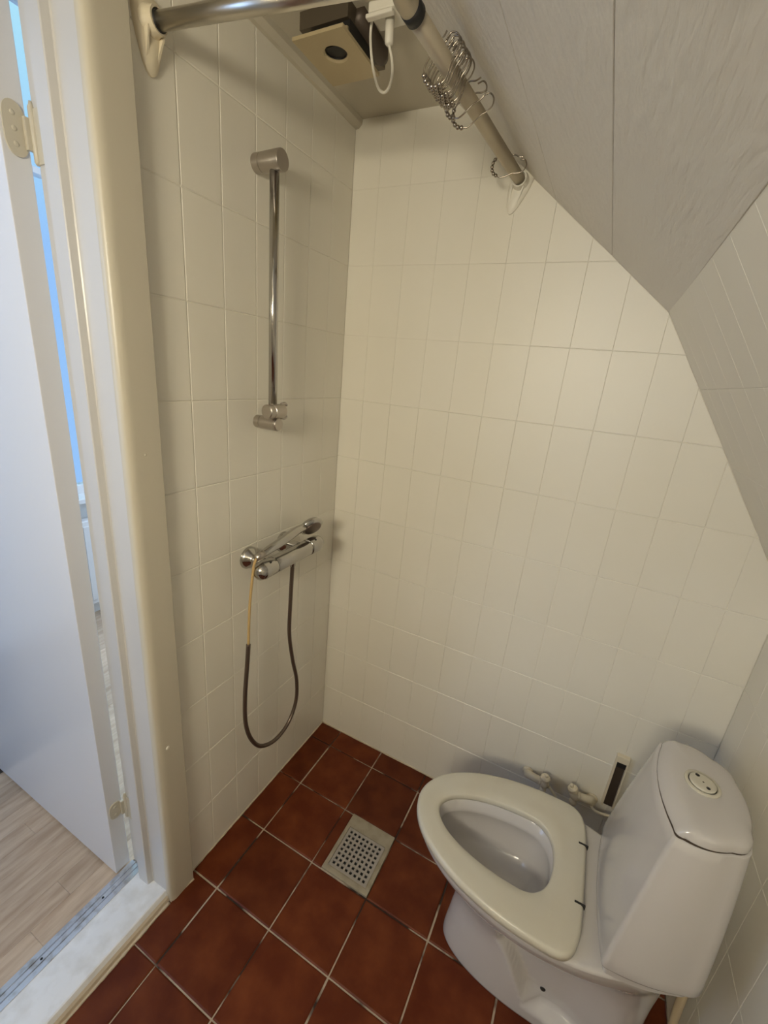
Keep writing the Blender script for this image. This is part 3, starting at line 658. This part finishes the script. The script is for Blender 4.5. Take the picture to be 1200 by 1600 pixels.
# cistern
def rpoly(z, xf, xb, hf, hb, r=0.02, bow=0.0, rb=None, cy=CY):
    rb = rb or r; C_ = [Vector((xf, -hf)), Vector((xb, -hb)), Vector((xb, hb)), Vector((xf, hf))]; R_ = [r, rb, rb, r]; out = []
    for i in range(4):
        p, a, b = C_[i], C_[i - 1], C_[(i + 1) % 4]; d1 = (a - p).normalized(); d2 = (b - p).normalized(); rr = R_[i]
        for j in range(9):
            t = j / 8; q = (p + d1 * rr) * (1 - t) ** 2 + p * 2 * t * (1 - t) + (p + d2 * rr) * t * t; out.append(q)
        e0 = p + d2 * rr; e1 = b + (p - b).normalized() * R_[(i + 1) % 4]
        for j in range(1, 8):
            t = j / 8; q = e0.lerp(e1, t)
            if i == 3: q.x -= bow * 4 * t * (1 - t)
            if i == 1: q.x += bow * 0.5 * 4 * t * (1 - t)
            if i in (0, 2): q.y += (-1 if i == 0 else 1) * bow * 0.5 * 4 * t * (1 - t)
            out.append(q)
    return [Vector((q.x, cy + q.y, z)) for q in out]
def cist(z, ins=0.0):
    t = (z - 0.43) / (0.775 - 0.43)
    return rpoly(z, 1.042 + 0.040 * t + ins, 1.222 - 0.014 * t - ins, 0.163 - 0.041 * t - ins, 0.122 - 0.028 * t - ins, 0.013, 0.012 + 0.004 * t, 0.035)
rr = [cist(0.409, 0.012), cist(0.430, 0.008), cist(0.433, 0.002), cist(0.438, 0.0)] + [cist(0.438 + 0.332 * i / 16, -0.002 * math.sin(math.pi * i / 16)) for i in range(1, 17)] + [cist(0.7715, 0.002)]
cis = MB().loft(rr).build('cistern', M['ceramic'], wc); smooth_by_angle(cis, 50)
MB().loft([cist(0.7700, 0.0030), cist(0.7750, 0.0030)]).build('lid_seam_shade', M['brown_dark'], cis)  # dark strip standing in for shade in the gap under the lid
def lid(z, ins, fr): 
    r_ = rpoly(z, 1.082 + ins + fr, 1.208 - ins, 0.122 - ins, 0.094 - ins, 0.018, 0.016, 0.035); return r_
rr = [lid(0.7745, 0.0035, 0), lid(0.7755, 0.0022, 0), lid(0.779, 0.0024, 0.001), lid(0.789, 0.003, 0.008), lid(0.7945, 0.007, 0.012)]
lc = Vector((1.148, CY, 0))
for z_, k_ in ((0.7970, 0.93), (0.7990, 0.82), (0.8005, 0.62), (0.8010, 0.40)): rr.append([Vector((lc.x + (q.x - lc.x) * k_, lc.y + (q.y - lc.y) * k_, z_)) for q in rr[4]])
lido = MB().loft(rr).build('cistern_lid', M['ceramic'], wc); smooth_by_angle(lido, 50)
bc = Vector((1.137, CY + 0.004, 0.8008))
o = MB().lathe(bc, Z, [(0, 0.030), (0.002, 0.030), (0.0032, 0.028), (0.0032, 0.0245), (0.0010, 0.0240)], 48, True, True).build('flush_button_ring', M['seat'], lido); smooth_by_angle(o, 40)
MB().lathe(bc + Vector((0, 0, 0.001)), Z, [(0, 0.0235), (0.0004, 0.0235)], 48).build('button_gap', M['dark'], o)
b2 = MB().lathe(bc + Vector((0, 0, 0.001)), Z, [(0, 0.0222), (0.0035, 0.0222), (0.0048, 0.0205), (0.0052, 0.014)], 48).build('flush_button', M['seat'], lido, True)
for (dx, dy, r_) in ((-0.0075, 0.0125, 0.0042), (0.0062, -0.0125, 0.0038), (0.0, -0.001, 0.0018)):
    MB().lathe(bc + Vector((dx, dy, 0.0052)), Z, [(0, r_), (0.0012, r_ * 0.9)], 16).build('button_mark', M['dark'] if r_ > 0.003 else M['brown_dark'], b2, True)
# limescale-free water hose behind the pan
dh = thing('supply_hose', (1.25, -0.45, 0), 'cream flexible hose coming down from the cistern by the right wall', 'hose')
MB().tube(spline([(1.232, -0.445, 0.425), (1.234, -0.448, 0.38), (1.235, -0.450, 0.30), (1.245, -0.440, 0.20), (1.258, -0.435, 0.10), (1.262, -0.43, 0.0)], 8), 0.0085, 14).build('pipe', M['beige_pipe'], dh, True)

# ============================================================ VALVES ON THE BACK WALL
def valve(name, label, base, d, knob, ang):
    """base: wall outlet; d=+1 body to the right, -1 to the left"""
    v_ = thing(name, base, label, 'valve', 'painted stop valves behind the toilet'); b = Vector(base); p = M['cream_plastic']
    b0 = b + Vector((-d * 0.014, 0, -0.030)); MB().lathe(b0, -Y, [(0, 0.018), (0.004, 0.018), (0.009, 0.012)], 24).build('wall_collar', p, v_, True)
    MB().tube(spline([b0, b0 + Vector((d * 0.001, -0.024, 0.010)), b + Vector((-d * 0.004, -0.042, -0.002)), b + Vector((d * 0.008, -0.048, 0.002)), b + Vector((d * 0.026, -0.048, 0.0))], 6), 0.0125, 16).build('elbow', p, v_, True)
    c = b + Vector((d * 0.040, -0.048, -0.002))
    o_ = MB().lathe(b + Vector((d * 0.024, -0.048, 0)), (d, 0, 0), [(0, 0.0135), (0.008, 0.0135), (0.009, 0.012), (0.030, 0.012)], 20).build('nut', p, v_, True)
    MB().ball(c, 0.0165, 16).build('body', p, v_, True)
    MB().lathe(c, (0, 0, -1), [(0, 0.009), (0.022, 0.009), (0.024, 0.0115), (0.034, 0.0115)], 20).build('lower_nut', p, v_, True)
    k = Vector(knob).normalized()
    kk = MB(); prof_ = [(0.008, 0.008), (0.018, 0.009), (0.020, 0.0160), (0.029, 0.0150), (0.034, 0.010), (0.034, 0.006), (0.042, 0.0055), (0.043, 0.004)]
    kk.lathe(c, k, prof_, 14); kk.build('handle', p, v_)
    return c
c1 = valve('stop_valve', 'cream painted stop valve on the back wall left of the other, nearer the seat front', (0.862, 0, 0.267), 1, (0.0, -0.15, 1), 0)
c2 = valve('stop_valve', 'cream painted stop valve on the back wall right of the other, nearer the cistern', (1.035, 0, 0.275), -1, (-0.45, -0.1, 1), 0)
sp_ = thing('supply_pipe', (0.98, -0.045, 0.2), 'thin cream copper pipes joining the stop valves and the cistern', 'pipe')
MB().tube(spline([c1 + Vector((0, 0, -0.02)), c1 + Vector((0.012, 0, -0.045)), c1 + Vector((0.05, 0.01, -0.06)), c2 + Vector((-0.008, 0, -0.06)), c2 + Vector((0.0, 0, -0.03))], 8), 0.0042, 10).build('pipe', M['cream_plastic'], sp_, True)
MB().tube(spline([(0.918, -0.050, 0.262), (0.940, -0.052, 0.240), (0.965, -0.055, 0.215), (0.990, -0.056, 0.190)], 8), 0.0042, 10).build('pipe', M['cream_plastic'], sp_, True)
MB().tube(spline([(1.047, -0.034, 0.248), (1.064, -0.045, 0.245), (1.100, -0.06, 0.268), (1.125, -0.075, 0.30)], 8), 0.0042, 10).build('pipe', M['cream_plastic'], sp_, True)
# ---- narrow wall channel behind the cistern
ch = thing('wall_channel', (1.092, 0, 0.38), 'narrow cream channel with dark inside on the back wall beside the cistern', 'bracket')
MB().box((1.076, -0.016, 0.432), (1.112, 0, 0.455), 0.002).build('end_cap', M['cream_plastic'], ch)
MB().box((1.076, -0.014, 0.25), (1.081, 0, 0.432)).build('side_lip', M['cream_plastic'], ch)
MB().box((1.107, -0.014, 0.25), (1.112, 0, 0.432)).build('side_lip', M['cream_plastic'], ch)
MB().box((1.081, -0.006, 0.25), (1.107, 0, 0.432)).build('dark_insert', M['brown_dark'], ch)
MB().box((1.0815, -0.0125, 0.412), (1.1065, -0.006, 0.432)).build('gap', M['dark'], ch)
